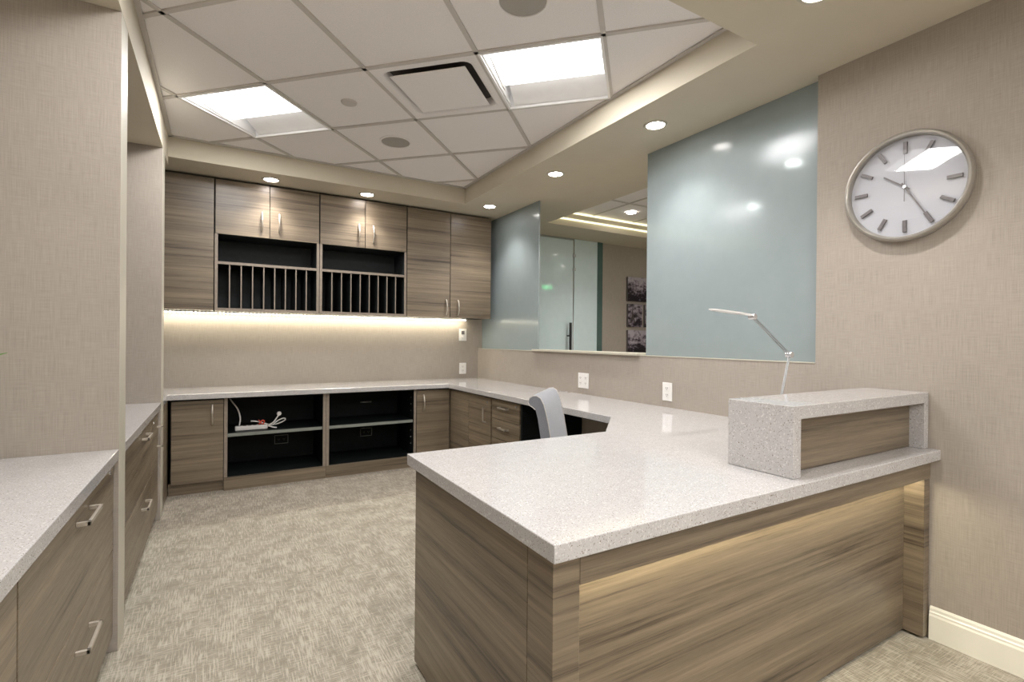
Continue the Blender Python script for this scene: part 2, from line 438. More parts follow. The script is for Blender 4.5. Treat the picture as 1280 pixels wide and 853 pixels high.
# ------------------------------------------------------------------ joinery helpers
def bar_handle(parent, c, length, axis, out, proj=.032, mat='nickel'):
    """flat U-shaped pull: centre on the face, length along axis, projecting along out"""
    c, a, o = Vector(c), Vector(axis), Vector(out); s = a.cross(o)
    b = B(); t = .005
    def blk(p, q):   # axis aligned block spanned by the two corner points
        p, q = Vector(p), Vector(q)
        b.box(*[w for i in range(3) for w in (min(p[i], q[i]), max(p[i], q[i]))])
    h = length/2; w = .006
    blk(c-a*h-s*w, c-a*(h-2*t)+s*w+o*proj)
    blk(c+a*(h-2*t)-s*w, c+a*h+s*w+o*proj)
    blk(c-a*h-s*w+o*(proj-.008), c+a*h+s*w+o*proj)
    return link('handle', b, M[mat], parent, bev=.0012)
def arc_handle(parent, c, length, out):
    """slim bowed upright pull"""
    c, o = Vector(c), Vector(out); pts = []
    for i in range(13):
        t = i/12; pts.append(c+Vector((0,0,(t-.5)*length))+o*(.028*math.sin(PI*t)**.6))
    return link('handle', B().tube(pts, .0066, 10), M['nickel'], parent, smooth=True)
def lock(parent, c, out):
    c, o = Vector(c), Vector(out)
    return link('lock', B().tube([c, c+o*.004], .008, 16), M['chrome'], parent, smooth=True)

# ------------------------------------------------------------------ worktops
top = B()
poly = [(.585,.82),(XR,.82),(XR,YB),(-.318-.3,YB),(-.318-.3,3.971),(-.320,3.971),(-.320,4.29),(1.838,4.29),(1.838,2.06),(1.520,1.738),(.585,1.738)]
top.prism(poly, ZC-.040, ZC)
wt = link('worktop', top, M['quartz'], bev=.0025)
tag(wt, 'speckled off-white quartz worktop running along back wall, window wall and over the reception desk', 'countertop')
for (y0, y1, lab) in ((-1.2, 2.309, 'speckled white quartz worktop in the near left bay, above wide drawers'),
                      (2.451, 3.829, 'speckled white quartz worktop in the far left bay between the two wall fins')):
    o = box('worktop', (XL, -.318, y0, y1, ZC-.040, ZC), M['quartz'], bev=.0025); tag(o, lab, 'countertop')

# ------------------------------------------------------------------ reception desk
YF = .852
rd = thing('reception_desk', 'grey-brown laminate reception desk base with glowing recessed front panel', 'desk', (1.5, 1.2, 0))
box('end_panel', (.605, .63, .953, 1.70, .012, .704), M['wood'], rd, bev=.001)
box('end_stile', (.605, .676, YF, .951, .012, .704), M['wood'], rd, bev=.001)
box('top_rail', (.677, XR-.001, YF, .872, .628, .704), M['wood'], rd, bev=.001)
box('front_panel', (.677, 2.371, .92, .942, .012, .70), M['wood'], rd, bev=.001)
box('leg', (2.372, XR-.002, YF+.002, .942, .012, .627), M['wood'], rd, bev=.001)
ps = box('plinth', (.625, 2.40, .932, 1.68, 0, .011), M['slot'], rd)
box('rear_panel', (.632, .66, 1.66, 1.70, .012, .704), M['wood'], rd)
box('light_strip', (.69, 2.365, .884, .897, .631, .636), M['led_desk'], rd, label='warm glowing strip hidden under the top rail')
# transaction shelf
ts = thing('transaction_shelf', 'raised quartz box shelf with wood panel standing on the reception desk by the clock wall', 'shelf', (1.95, .97, ZC))
Z2 = .966
x0, x1, t_ = 1.490, XR-.002, .042
frame_prof = [(x0, ZC+.0005), (x0+t_, ZC+.0005), (x0+t_, Z2-t_), (x1-.035, Z2-t_), (x1-.035, ZC+.0005), (x1, ZC+.0005), (x1, Z2), (x0, Z2)]
link('stone_frame', B().extrude(frame_prof, (0, .860, 0), (0, 1.083, 0), (1,0,0), (0,0,1)), M['quartz'], ts, bev=.002)
box('wood_panel', (1.534, 2.384, .910, .928, ZC+.001, Z2-.041), M['wood'], ts)

# ------------------------------------------------------------------ back wall base units (faces at y 4.33)
FY = 4.332
def yface_door(name, x0, x1, z0, z1, y, parent, t=.019):
    return box(name, (x0, x1, y, y+t, z0, z1), M['wood'], parent, bev=.001)
u = thing('base_cabinet', 'base cabinet with single door in the left back corner, beside the open shelving', 'cabinet', (-.14, 4.6, 0))
box('body', (-.304, .028, FY+.022, YB-.002, .09, .703), M['inside'], u)
d = yface_door('door', -.300, .026, .084, .690, FY, u); arc_handle(d, (-.046, FY, .582), .145, (0,-1,0))
box('plinth', (-.318, .028, FY+.03, FY+.05, 0, .088), M['wood'], u)
u = thing('corner_cabinet', 'narrow laminate corner panel cabinet between the far wall fin and back base units', 'cabinet', (-.5, 4.2, 0))
box('side_panel', (-.34, -.322, 3.972, FY+.02, .01, .704), M['wood'], u, bev=.001)
box('body', (-.60, -.341, 3.972, YB-.01, .01, .703), M['inside'], u)
def open_unit(x0, x1, lab, group=None):
    u = thing('open_shelf_unit', lab, 'shelving', ((x0+x1)/2, 4.6, 0), group)
    t = .0235
    for a, b in ((x0, x0+t), (x1-t, x1)):
        p = link('side_panel', B().box(a, b, FY+.002, YB-.03, .10, .704), [M['inside'], M['edge']], u)
        for f in p.data.polygons:
            if f.normal.y < -.9: f.material_index = 1
    box('back_panel', (x0+t, x1-t, YB-.03, YB-.02, .10, .704), M['inside'], u)
    box('bottom_panel', (x0+t, x1-t, FY+.012, YB-.031, .080, .104), M['inside'], u)
    box('top_panel', (x0+t, x1-t, FY+.01, YB-.031, .692, .704), M['inside'], u)
    p = link('shelf', B().box(x0+t+.001, x1-t-.001, FY+.02, YB-.032, .402, .427), [M['inside'], M['shelfgrey']], u)
    for f in p.data.polygons:
        if f.normal.y < -.9: f.material_index = 1
    box('plinth', (x0, x1, FY+.001, FY+.02, 0, .100), M['wood'], u, bev=.001)
    return u
open_unit(.030, .762, 'open black-lined shelf unit holding the power strip, left of the pair under back worktop')
ou = open_unit(.764, 1.542, 'empty open black-lined shelf unit, right of the pair under back worktop')
for z in (.20, .26, .32, .50, .56, .62):
    box('shelf_pin', (1.513, 1.5178, 4.40, 4.408, z, z+.008), M['shelfgrey'], ou)
u = thing('base_cabinet', 'base cabinet with one door in the right back corner, right of the open shelving', 'cabinet', (1.7, 4.6, 0))
box('body', (1.546, 1.87, FY+.022, YB-.002, .09, .703), M['inside'], u)
d = yface_door('door', 1.547, 1.868, .084, .690, FY, u); arc_handle(d, (1.610, FY, .578), .145, (0,-1,0))
box('plinth', (1.544, 1.90, FY+.03, FY+.05, 0, .088), M['wood'], u)

# ------------------------------------------------------------------ window wall base units (faces at x 1.87)
FX = 1.872
u = thing('base_cabinet', 'base cabinet under the window wall worktop with blind panel and a lockable door', 'cabinet', (2.1, 3.9, 0))
box('body', (FX+.022, XR-.002, 3.515, FY-.002, .09, .703), M['inside'], u)
box('blind_panel', (FX, FX+.019, 3.925, FY-.004, .084, .690), M['wood'], u, bev=.001)
d = box('door', (FX, FX+.019, 3.517, 3.920, .084, .690), M['wood'], u, bev=.001)
bar_handle(d, (FX, 3.60, .548), .130, (0,0,1), (-1,0,0)); lock(d, (FX, 3.575, .650), (-1,0,0))
box('plinth', (FX+.03, FX+.05, 3.515, FY, 0, .088), M['wood'], u)
u = thing('drawer_cabinet', 'three-drawer pedestal under the window wall worktop next to the chair space', 'cabinet', (2.1, 3.3, 0))
box('body', (FX+.022, XR-.002, 3.062, 3.497, .02, .703), M['inside'], u)
box('side_panel', (FX+.004, XR-.002, 3.040, 3.060, .01, .703), M['inside'], u)
for i, (z0, z1) in enumerate(((.541, .690), (.389, .537), (.084, .385))):
    d = box('drawer', (FX, FX+.019, 3.072, 3.494, z0, z1), M['wood'], u, bev=.001)
    bar_handle(d, (FX, 3.29, (.636, .478, .330)[i]), .135, (0,1,0), (-1,0,0))
    if i == 0: lock(d, (FX, 3.115, .665), (-1,0,0))
# apron beam under the worktop edge across the knee space
struct_apron = box('apron', (1.90, 1.915, 2.10, 3.04, .688, .7045), M['inside'], u)

# ------------------------------------------------------------------ left bays
LX = -.332
def lface(name, y0, y1, z0, z1, parent): return box(name, (LX-.019, LX, y0, y1, z0, z1), M['wood'], parent, bev=.001)
def left_drawers(y0, y1, lab, hy, zs=.385, lk_=None):
    u = thing('drawer_cabinet', lab, 'cabinet', (-.64, (y0+y1)/2, 0))
    box('body', (XL+.002, LX-.021, y0+.001, y1-.001, .08, .703), M['inside'], u)
    for i, (z0, z1) in enumerate(((zs+.002, .695), (.070, zs-.002))):
        d = lface('drawer', y0+.003, y1-.003, z0, z1, u)
        bar_handle(d, (LX, hy, (.650, .300)[i]), .17, (0,1,0), (1,0,0))
        if i == 0 and lk_: lock(d, (LX, lk_, .700-.02), (1,0,0))
    box('plinth', (LX-.07, LX-.05, y0, y1, 0, .079), M['wood'], u)
    return u
left_drawers(.31, 1.300, 'wide two-drawer laminate cabinet at the lower left edge of the photo', .8)
left_drawers(1.302, 2.300, 'wide two-drawer laminate cabinet in the near left bay against the first wall fin', 1.83, lk_=2.22)
left_drawers(2.46, 3.470, 'wide two-drawer laminate cabinet in the far left bay between wall fins', 3.13, .375)
u = thing('base_cabinet', 'narrow one-door laminate cabinet in the far left bay against the second wall fin', 'cabinet', (-.64, 3.65, 0))
box('body', (XL+.002, LX-.021, 3.475, 3.825, .08, .703), M['inside'], u)
d = lface('door', 3.476, 3.824, .070, .695, u)
bar_handle(d, (LX, 3.745, .545), .130, (0,0,1), (1,0,0)); lock(d, (LX, 3.56, .655), (1,0,0))
box('plinth', (LX-.07, LX-.05, 3.475, 3.829, 0, .079), M['wood'], u)

# ------------------------------------------------------------------ wall cabinets (faces at y 4.52)
WY, Z0, Z1 = 4.52, 1.372, 2.408
ZD = 1.972
u = thing('wall_cabinet', 'tall single-door wall cabinet at the left end of the upper row', 'cabinet', (-.2, 4.68, Z0))
box('body', (-.60, -.045, WY+.021, YB-.001, Z0+.002, Z1), M['inside'], u)
yface_door('door', -.60, -.0465, Z0, Z1-.010, WY, u)
def cubby(x0, x1, n, lab):
    u = thing('wall_cabinet', lab, 'cabinet', ((x0+x1)/2, 4.68, Z0)); t = .021; xm = (x0+x1)/2
    box('body', (x0, x1, WY+.021, YB-.001, ZD, Z1), M['inside_up'], u)
    for a, b, hx in ((x0+.003, xm-.0025, xm-.057), (xm+.0025, x1-.003, xm+.071)):
        d = yface_door('door', a, b, ZD, Z1-.010, WY, u); arc_handle(d, (hx, WY, 2.103), .150, (0,-1,0))
    for a, b in ((x0, x0+t), (x1-t, x1)):
        p = link('side_panel', B().box(a, b, WY+.002, YB-.012, Z0, ZD-.001), [M['inside_up'], M['edge']], u)
        for f in p.data.polygons:
            if f.normal.y < -.9: f.material_index = 1
    box('back_panel', (x0+t, x1-t, YB-.012, YB-.002, Z0, ZD-.001), M['inside_up'], u)
    for nm, z0, z1 in (('shelf', 1.736, 1.757), ('bottom_panel', Z0, 1.392)):
        p = link(nm, B().box(x0+t, x1-t, WY+.003, YB-.013, z0, z1), [M['inside_up'], M['edge']], u)
        for f in p.data.polygons:
            if f.normal.y < -.9: f.material_index = 1
    W = x1-x0-2*t
    for k in range(n):
        xx = x0+t+W*(k+1)/(n+1)
        p = link('divider', B().box(xx-.0045, xx+.0045, WY+.006, YB-.013, 1.393, 1.735), [M['inside_up'], M['edge']], u)
        for f in p.data.polygons:
            if f.normal.y < -.9: f.material_index = 1
    return u
cubby(-.039, .731, 8, 'wall cabinet with two small doors over cubby and mail slots, left of the two')
cubby(.735, 1.503, 8, 'wall cabinet with two small doors over cubby and mail slots, right of the two')
u = thing('wall_cabinet', 'tall two-door wall cabinet at the right end of the upper row beside frosted glass', 'cabinet', (1.95, 4.68, Z0))
box('body', (1.507, 2.376, WY+.021, YB-.001, Z0+.001, Z1), M['inside'], u)
box('side_panel', (2.377, 2.396, WY+.021, YB-.001, Z0, Z1-.010), M['wood'], u)
for a, b, hx in ((1.510, 1.943, 1.905), (1.949, 2.396, 2.030)):
    d = yface_door('door', a, b, Z0, Z1-.010, WY, u); arc_handle(d, (hx, WY, 1.472), .150, (0,-1,0))
# undercabinet light
uc = thing('undercabinet_light', 'warm glowing LED strip light under the row of wall cabinets', 'light', (.9, 4.6, Z0))
box('housing', (-.60, 2.26, 4.775, 4.815, Z0-.008, Z0-.0005), M['white'], uc)
dd = B()
for i in range(99):
    x = -.58+i*.0286; dd.box(x, x+.015, 4.778, 4.812, Z0-.016, Z0-.0085)
link('led_row', dd, M['led'], uc)
al = bpy.data.lights.new('undercabinet_lamp', 'AREA'); al.shape = 'RECTANGLE'; al.size = 2.75; al.size_y = .04; al.energy = 1.5; al.color = (1,.93,.78)
o = bpy.data.objects.new('undercabinet_lamp', al); C.objects.link(o); o.parent = uc; o.location = (-.06, 4.79-4.6, -.018); o.rotation_euler = (math.radians(14), 0, 0)

# ------------------------------------------------------------------ electrical plates
def outlet(name, c, w, h, facing, lab, cat='outlet', gangs=1, knob=False, group=None, mat='plastic', dark='slot'):
    t = thing(name, lab, cat, c, group)
    rz = {'-y': 0, '-x': -PI/2}[facing]
    R = Matrix.Rotation(rz, 4, 'Z')
    b = B().box(-w/2, w/2, -.006, 0, -h/2, h/2).xf(R)
    link('plate', b, M[mat], t, bev=.002, local=True)
    gw = w/gangs
    for g in range(gangs):
        cx = -w/2+gw*(g+.5)
        if knob:
            link('screen', B().box(cx-.017, cx+.017, -.010, -.0062, .004, .042).xf(R), M['marker'], t, local=True)
            link('knob', B().lathe([(.0,-.022),(.012,-.022),(.014,-.006),(0,-.006)], (0,0,-.026), 'y', 20).xf(R), M['plastic'], t, smooth=True, local=True)
            continue
        vert = h > w*.75 or gangs > 1
        for s in (-1, 1):
            ox, oz = (cx, s*.021) if vert else (cx+s*.021, 0)
            f = link('socket', B().box(ox-.0155, ox+.0155, -.008, -.0062, oz-.0135, oz+.0135).xf(R), M[mat], t, bev=.002, local=True)
            sl = B()
            for q in (-.006, .006): sl.box(ox+q-.0012, ox+q+.0012, -.0088, -.0081, oz-.002, oz+.007)
            sl.box(ox-.002, ox+.002, -.0088, -.0081, oz-.009, oz-.005)
            link('slots', sl.xf(R), M[dark], f, local=True)
    return t
outlet('wall_outlet', (XR, 3.024, .850), .124, .117, '-x', 'white double-gang outlet plate under the clear opening of the window wall', gangs=2)
outlet('wall_outlet', (XR, 2.190, .843), .076, .115, '-x', 'white single outlet plate under the large frosted pane')
outlet('wall_outlet', (2.238, YB, .850), .080, .118, '-y', 'white single outlet plate low on the back wall just above the worktop')
outlet('wall_switch', (2.236, YB, 1.208), .088, .128, '-y', 'white sensor switch with round knob under right end of wall cabinets', 'switch', knob=True)
outlet('wall_outlet', (.473, YB-.031, .264), .105, .072, '-y', 'small dark outlet plate in lower bay of the shelf unit with the power strip', mat='inside', dark='shelfgrey')
outlet('wall_outlet', (1.213, YB-.031, .264), .100, .068, '-y', 'small dark outlet plate in lower bay of the empty shelf unit', mat='inside', dark='shelfgrey')
o = box('cable_slot', (1.158, 1.262, YB-.036, YB-.0305, .546, .556), M['shelfgrey']); tag(o, 'thin metal cable slot on back panel of the empty shelf unit, upper bay', 'slot')
# bright outlines of the two dark plates
for o in [x for x in S.objects if x.name.startswith('wall_outlet') and x.location.z < .3]:
    w, h = (.110, .076)
    e = B()
    for d4 in ((-w/2, w/2, h/2-.004, h/2), (-w/2, w/2, -h/2, -h/2+.004), (-w/2, -w/2+.004, -h/2, h/2), (w/2-.004, w/2, -h/2, h/2)):
        e.box(d4[0], d4[1], -.009, -.0001, d4[2], d4[3])
    link('bezel', e, M['shelfgrey'], o, local=True)

# ------------------------------------------------------------------ power strip on the shelf
ps = thing('power_strip', 'white power strip with coiled cord and red tie on left open shelf', 'power strip', (.2, 4.46, .427))
link('body', B().box(.105, .335, 4.440, 4.485, .4275, .462), M['plastic'], ps, bev=.006)
for k in range(5):
    box('socket', (.125+k*.036, .147+k*.036, 4.452, 4.474, .4625, .4635), M['slot'], ps)
def cat(pts, n=8):
    P = [Vector(p) for p in pts]; P = [P[0]]+P+[P[-1]]; out = []
    for i in range(1, len(P)-2):
        for k in range(n):
            t = k/n; a, b, c, d = P[i-1:i+3]
            out.append(.5*((2*b)+(-a+c)*t+(2*a-5*b+4*c-d)*t*t+(-a+3*b-3*c+d)*t*t*t))
    return out+[P[-2]]
link('cord', B().tube(cat([(.335,4.46,.447),(.37,4.455,.452),(.41,4.46,.485),(.455,4.47,.500),(.468,4.48,.485),(.43,4.485,.462),(.37,4.47,.452),(.33,4.455,.464),(.26,4.45,.490),(.215,4.45,.497)]), .0048, 8), M['plastic'], ps, smooth=True)
link('cord', B().tube(cat([(.34,4.45,.455),(.375,4.445,.475),(.405,4.45,.515),(.418,4.455,.535)]), .0055, 8), M['plastic'], ps, smooth=True)
link('plug', B().lathe([(0,0),(.016,0),(.018,.012),(.012,.026),(0,.026)], (.420,4.452,.541), 'y', 20), M['plastic'], ps, smooth=True)
link('cord', B().tube(cat([(.338,4.455,.450),(.37,4.43,.440),(.40,4.42,.436)]), .005, 8), M['plastic'], ps, smooth=True)
link('tie', B().tube(cat([(.272,4.435,.468),(.295,4.437,.498),(.312,4.45,.488),(.300,4.44,.466)]), .0045, 8), M['red'], ps, smooth=True)
link('tie', B().tube(cat([(.29,4.438,.470),(.280,4.436,.492),(.268,4.436,.503)]), .0035, 8), M['red'], ps, smooth=True)
link('feed_cord', B().tube(cat([(.135,4.47,.460),(.142,4.475,.52),(.125,4.50,.59),(.088,4.54,.645),(.058,4.58,.690)]), .0055, 8), M['plastic'], ps, smooth=True)

# ------------------------------------------------------------------ clock
ck = thing('wall_clock', 'round wall clock with silver rim, white dial and grey bar markers on the right wall', 'clock', (XR, .940, 1.796))
RR = .221
link('case', B().lathe([(0,-.001),(RR-.006,-.001),(RR,-.012),(RR+.001,-.030),(RR-.006,-.041),(RR-.012,-.043),(RR-.017,-.039),(RR-.020,-.028),(RR-.020,-.012),(0,-.012)], (0,0,0), 'x', 96), M['rim'], ck, smooth=True, local=True)
link('dial', B().lathe([(0,-.0135),(RR-.0205,-.0135),(RR-.0205,-.0125),(0,-.0125)], (0,0,0), 'x', 96), M['cface'], ck, smooth=True, local=True)
for k in range(12):
    R = Matrix.Rotation(k*PI/6, 4, 'X')
    link('hour_marker', B().box(-.022, -.014, -.0068, .0068, .136, .184).xf(R), M['marker'], ck, bev=.001, local=True)
def hand(ang, r0, r1, w, x, mat):
    # clockwise angle as seen from the room (looking along +x, right hand is -y)
    R = Matrix.Rotation(math.radians(ang), 4, 'X')
    b = B().extrude([(-w, r0), (w, r0), (w*.7, r1), (-w*.7, r1)], (x, 0, 0), (x-.0015, 0, 0), (0,1,0), (0,0,1)).xf(R)
    return link('hand', b, M[mat], ck, local=True)
hand(150, -.02, .148, .0032, -.021, 'marker')     # minute hand near 25
hand(308, -.02, .095, .0036, -.0185, 'marker')    # hour hand past ten
hand(0, -.06, .140, .0012, -.0235, 'marker')
link('hub', B().lathe([(0,-.027),(.006,-.027),(.008,-.018),(0,-.018)], (0,0,0), 'x', 20), M['chrome'], ck, smooth=True, local=True)
link('cover_glass', B().lathe([(0,-.034),(RR-.0195,-.034)], (0,0,0), 'x', 96), M['clear'], ck, smooth=True, local=True)

# ------------------------------------------------------------------ desk lamp
dl = thing('desk_lamp', 'slim silver jointed desk lamp behind the raised transaction shelf', 'lamp', (2.19, 1.35, ZC))
yL = 1.35
link('base', B().lathe([(0,0.0005),(.085,.0005),(.088,.004),(.086,.012),(.03,.016),(.012,.03),(0,.03)], (2.19,yL,ZC), 'z', 40), M['alum'], dl, smooth=True)
E0, E1, E2 = Vector((2.194,yL,.775)), Vector((2.300,yL,1.101)), Vector((2.018,yL,1.270))
for nm, a, b in (('lower_arm', E0, E1), ('upper_arm', E1, E2)):
    q = B(); n = (b-a).normalized().cross(Vector((0,1,0)))*.0052
    for s in (-1, 1): q.tube([a+n*s, b+n*s], .0026, 10)
    link(nm, q, M['alum'], dl, smooth=True)
for p, r in ((E1, .014), (E2, .013), (E0, .013)):
    link('joint', B().lathe([(0,-.014),(r,-.014),(r,.014),(0,.014)], p, 'y', 24), M['chrome'], dl, smooth=True)
    
hd = B(); A = Vector((2.030,yL,1.276)); D = Vector((1.735,yL-.0,1.292))
def headf(t, k):
    p = A.lerp(D, t); w = .006+.013*min(1, max(0, (t-.22)*6)); w *= (1 if t < .93 else 1-(t-.93)*9)
    th = .0045 if t < .3 else .0045-.002*(t-.3)/.7
    c = [(-w,-th),(w,-th),(w,th),(-w,th)][k % 4]
    return hd.bm.verts.new(p+Vector((0, c[0], c[1])))
rings = [[headf(t/24, k) for k in range(4)] for t in range(25)]
for a, b in zip(rings, rings[1:]):
    for k in range(4): hd.bm.faces.new((a[k], a[(k+1)%4], b[(k+1)%4], b[k]))
hd.bm.faces.new(rings[0]); hd.bm.faces.new(rings[-1])
link('lamp_head', hd, M['white'], dl, bev=.001)

# ------------------------------------------------------------------ chair tucked into the desk corner
ch = thing('upholstered_chair', 'light grey upholstered high-back chair with rolled top tucked in the desk corner', 'chair', (1.560, 2.072, 0), rz=math.radians(-135.8))
# local: +y is the way the chair faces, x is width; backrest front foot at y=0
w = .215
prof = []
front = [(-.010,.40),(-.020,.50),(-.038,.62),(-.062,.75),(-.076,.81),(-.088,.850),(-.104,.878),(-.124,.890),(-.146,.888),(-.162,.876),(-.168,.858),(-.160,.842),(-.144,.834),(-.130,.822)]
back = [(-.118,.78),(-.104,.70),(-.080,.58),(-.064,.46),(-.058,.36),(-.04,.34),(-.010,.34)]
prof = front+back
b = B(); rows = []
for i, (x, sc) in enumerate(((-w,.90),(-w+.010,.985),(-w+.022,1),(0,1),(w-.022,1),(w-.010,.985),(w,.90))):
    cy = sum(p[0] for p in prof)/len(prof); cz = sum(p[1] for p in prof)/len(prof)
    rows.append([b.bm.verts.new((x, cy+(p[0]-cy)*(1-(1-sc)*.9), cz+(p[1]-cz)*(1-(1-sc)*.12))) for p in prof])
n = len(prof)
for r0, r1 in zip(rows, rows[1:]):
    for i in range(n): b.bm.faces.new((r0[i], r0[(i+1)%n], r1[(i+1)%n], r1[i]))
b.bm.faces.new(rows[0]); b.bm.faces.new(rows[-1])
bk = link('backrest', b, M['fabric'], ch, smooth=True, local=True)
st = B().box(-w-.005, w+.005, -.01, .43, .385, .475)
link('seat', st, M['fabric'], ch, bev=.025, local=True)
for sx in (-1, 1):
    pts = [(sx*(w+.0005), p[0]*.97-.002, p[1]) for p in front]
    link('nail_trim', B().tube([Vector(p) for p in pts], .0022, 6), M['grid'], bk, smooth=True, local=True)
    link('leg', B().extrude([(-.02,-.02),(.02,-.02),(.02,.02),(-.02,.02)], (sx*(w-.03), .40, .386), (sx*(w-.03), .40, 0), (1,0,0), (0,1,0)), M['legw'], ch, bev=.003, local=True)
    link('leg', B().extrude([(-.02,-.02),(.02,-.02),(.02,.02),(-.02,.02)], (sx*(w-.03), -.03, .386), (sx*(w-.03), -.09, 0), (1,0,0), (0,1,0)), M['legw'], ch, bev=.003, local=True)

# ------------------------------------------------------------------ ceiling fittings
def troffer(c, lab, group=None, zc=None, rz=-PI/4):
    zc = ZT if zc is None else zc
    t = thing('ceiling_light', lab, 'ceiling light', (c[0], c[1], zc), rz=rz)
    # local x along near edge, y away from the camera
    h = .294
    f = B()
    for d in ((-h-.008, h+.008, -h-.008, -h+.004), (-h-.008, h+.008, h-.004, h+.008), (-h-.008, -h+.004, -h+.004, h-.004), (h-.004, h+.008, -h+.004, h-.004)):
        f.box(*d, -.004, .008)
    link('frame', f, M['white'], t, local=True)
    hs = B()
    for d in ((-h, h, -h-.002, -h), (-h, h, h, h+.002), (-h-.002, -h, -h, h), (h, h+.002, -h, h)): hs.box(*d, .008, .14)
    hs.box(-h, h, -h, h, .14, .142)
    link('housing', hs, M['white'], t, local=True)
    link('reflector', B().grid(lambda a, b_: Vector((-h+.03+(2*h-.034)*a, .045+.245*b_, .012+.075*math.cos(b_*PI/2)**.8)), 2, 14), M['white'], t, smooth=True, local=True)
    link('end_wedge', B().extrude([(-.286,.006),(.288,.006),(.06,.10),(-.286,.10)], (-h+.001,0,0), (-h+.012,0,0), (0,1,0), (0,0,1)), M['white'], t, local=True)
    ln = B().grid(lambda a, b_: Vector((-h+.035+(2*h-.045)*a, -.286+.352*b_, .010+.030*(1-math.sin(PI*min(1,b_*.62))) + (.0 if b_ < .8 else .05*(b_-.8)))), 2, 20)
    link('lens', ln, M['lens_big'], t, smooth=True, local=True)
    L = bpy.data.lights.new('troffer_lamp', 'AREA'); L.shape = 'RECTANGLE'; L.size = .50; L.size_y = .26; L.energy = 8.; L.color = (1., .985, .985)
    lo = bpy.data.objects.new('troffer_lamp', L); C.objects.link(lo); lo.parent = t; lo.location = (.01, -.13, .003)
    link('lens_rib', B().tube([Vector((-h+.030, -.20+.262*k/10, .030-.030*math.sin(PI*k/10*.5))) for k in range(11)], .004, 6), M['marker' if 0 else 'grid'], t, smooth=True, local=True)
    return t
troffer(CELLS['l3'], 'square recessed ceiling light above the photo, seen only as a reflection in the clock glass')
troffer(CELLS['l1'], 'square recessed ceiling light with curved lens, the left of two, nearer the back cabinets')
troffer(CELLS['l2'], 'square recessed ceiling light with curved lens, the right of two, nearer the clock wall')

def diffuser():
    c = CELLS['df']; t = thing('air_diffuser', 'square white air diffuser with raised plaque in the tile ceiling', 'vent', (c[0], c[1], ZT), rz=-PI/4)
    h = .297
    def ringf(a, b_, ): pass
    b = B(); prof = [(h, .002), (.262, .000), (.250, .004), (.240, .018), (.236, .05)]
    rr = []
    for s, z in prof:
        r = min(.05, s) if s < .262 else .004; ring = []
        for q in range(4):
            a0 = q*PI/2; cx, cy = ((s-r), (s-r)); 
            for k in range(5):
                a = k/4*PI/2; p = Vector((cx+r*math.cos(a), cy+r*math.sin(a), z)); ring.append(b.bm.verts.new(Matrix.Rotation(a0, 3, 'Z') @ p))
        rr.append(ring)
    for A_, D_ in zip(rr, rr[1:]):
        for k in range(20): b.bm.faces.new((A_[k], A_[(k+1)%20], D_[(k+1)%20], D_[k]))
    link('frame', b, M['tile'], t, smooth=True, local=True)
    link('throat', B().box(-.236, .236, -.236, .236, .05, .09), M['slot'], t, local=True)
    link('plaque', B().box(-.213, .213, -.213, .213, -.004, .002), M['tile'], t, bev=.003, local=True)
    link('bracket', B().box(-.05, .05, -.05, .05, .002, .05), M['slot'], t, local=True)
diffuser()
for c, r, lab in (((1.070, 3.481), .098, 'round grey ceiling speaker grille, the farther one near the back soffit'),
                  ((1.070, 1.756), .098, 'round grey ceiling speaker grille, the nearer one cut by the top of the photo')):
    t = thing('ceiling_speaker', lab, 'speaker', (c[0], c[1], ZT+.008))
    link('rim', B().lathe([(r, 0), (r+.014, -.001), (r+.014, -.004), (r+.002, -.007), (r, -.004)], (0,0,0), 'z', 56), M['tile'], t, smooth=True, local=True)
    link('grille', B().lathe([(0,-.005),(r*.8,-.0045),(r,-.003),(r,0),(0,0)], (0,0,0), 'z', 56), M['grille'], t, smooth=True, local=True)
o = link('sprinkler_cover', B().lathe([(0,-.010),(.036,-.010),(.044,-.007),(.046,0),(0,0)], (.652, 3.045, ZT+.008), 'z', 40), M['grid'], None, smooth=True)
tag(o, 'small round white cover disc on a ceiling tile between left light and air vent', 'sprinkler cover')

def downlight(c, z, lab, power=17., group=None, soft=.05, seen=True, spot=True):
    t = thing('downlight', lab, 'downlight', (c[0], c[1], z), group)
    link('trim_ring', B().lathe([(.050,-.0015),(.053,-.006),(.064,-.006),(.070,-.0005),(.050,-.0005)], (0,0,0), 'z', 48), M['cream'], t, smooth=True, local=True)
    link('lens', B().lathe([(0,-.003),(.050,-.0025),(.050,-.0008),(0,-.0008)], (0,0,0), 'z', 48), M['lens'], t, smooth=True, local=True)
    if spot:
        L = bpy.data.lights.new('downlight_lamp', 'SPOT'); L.energy = power; L.spot_size = math.radians(110); L.spot_blend = .75
        L.shadow_soft_size = soft; L.color = (1., .96, .93)
        o = bpy.data.objects.new('downlight_lamp', L); C.objects.link(o); o.parent = t; o.location = (0, 0, -.02)
    return t
P = 15.
downlight((2.173, 2.075), ZS, 'round downlight in the soffit near the top left corner of the large frosted pane', P)
downlight((2.174, 3.075), ZS, 'round downlight in the window-side soffit above the clear opening', P)
downlight((2.180, 4.150), ZS, 'round downlight in the back right corner of the soffit by the tall cabinet', P)
downlight((1.835, .985), ZS, 'round downlight cut by the top edge of the photo, nearest the clock', 19)
downlight((.342, 4.375), ZS, 'round downlight above the left pair of small cabinet doors', P)
downlight((1.096, 4.375), ZS, 'round downlight above the right pair of small cabinet doors', P)
downlight((3.880, 4.050), 2.566, 'round downlight in the lobby ceiling seen through the clear opening', 14)
downlight((3.870, 2.250), 2.566, 'lobby downlight glowing blurred behind large frosted pane, upper of the two', 26)
downlight((4.750, 3.180), 2.566, 'lobby downlight glowing blurred behind large frosted pane, lower of the two', 26)
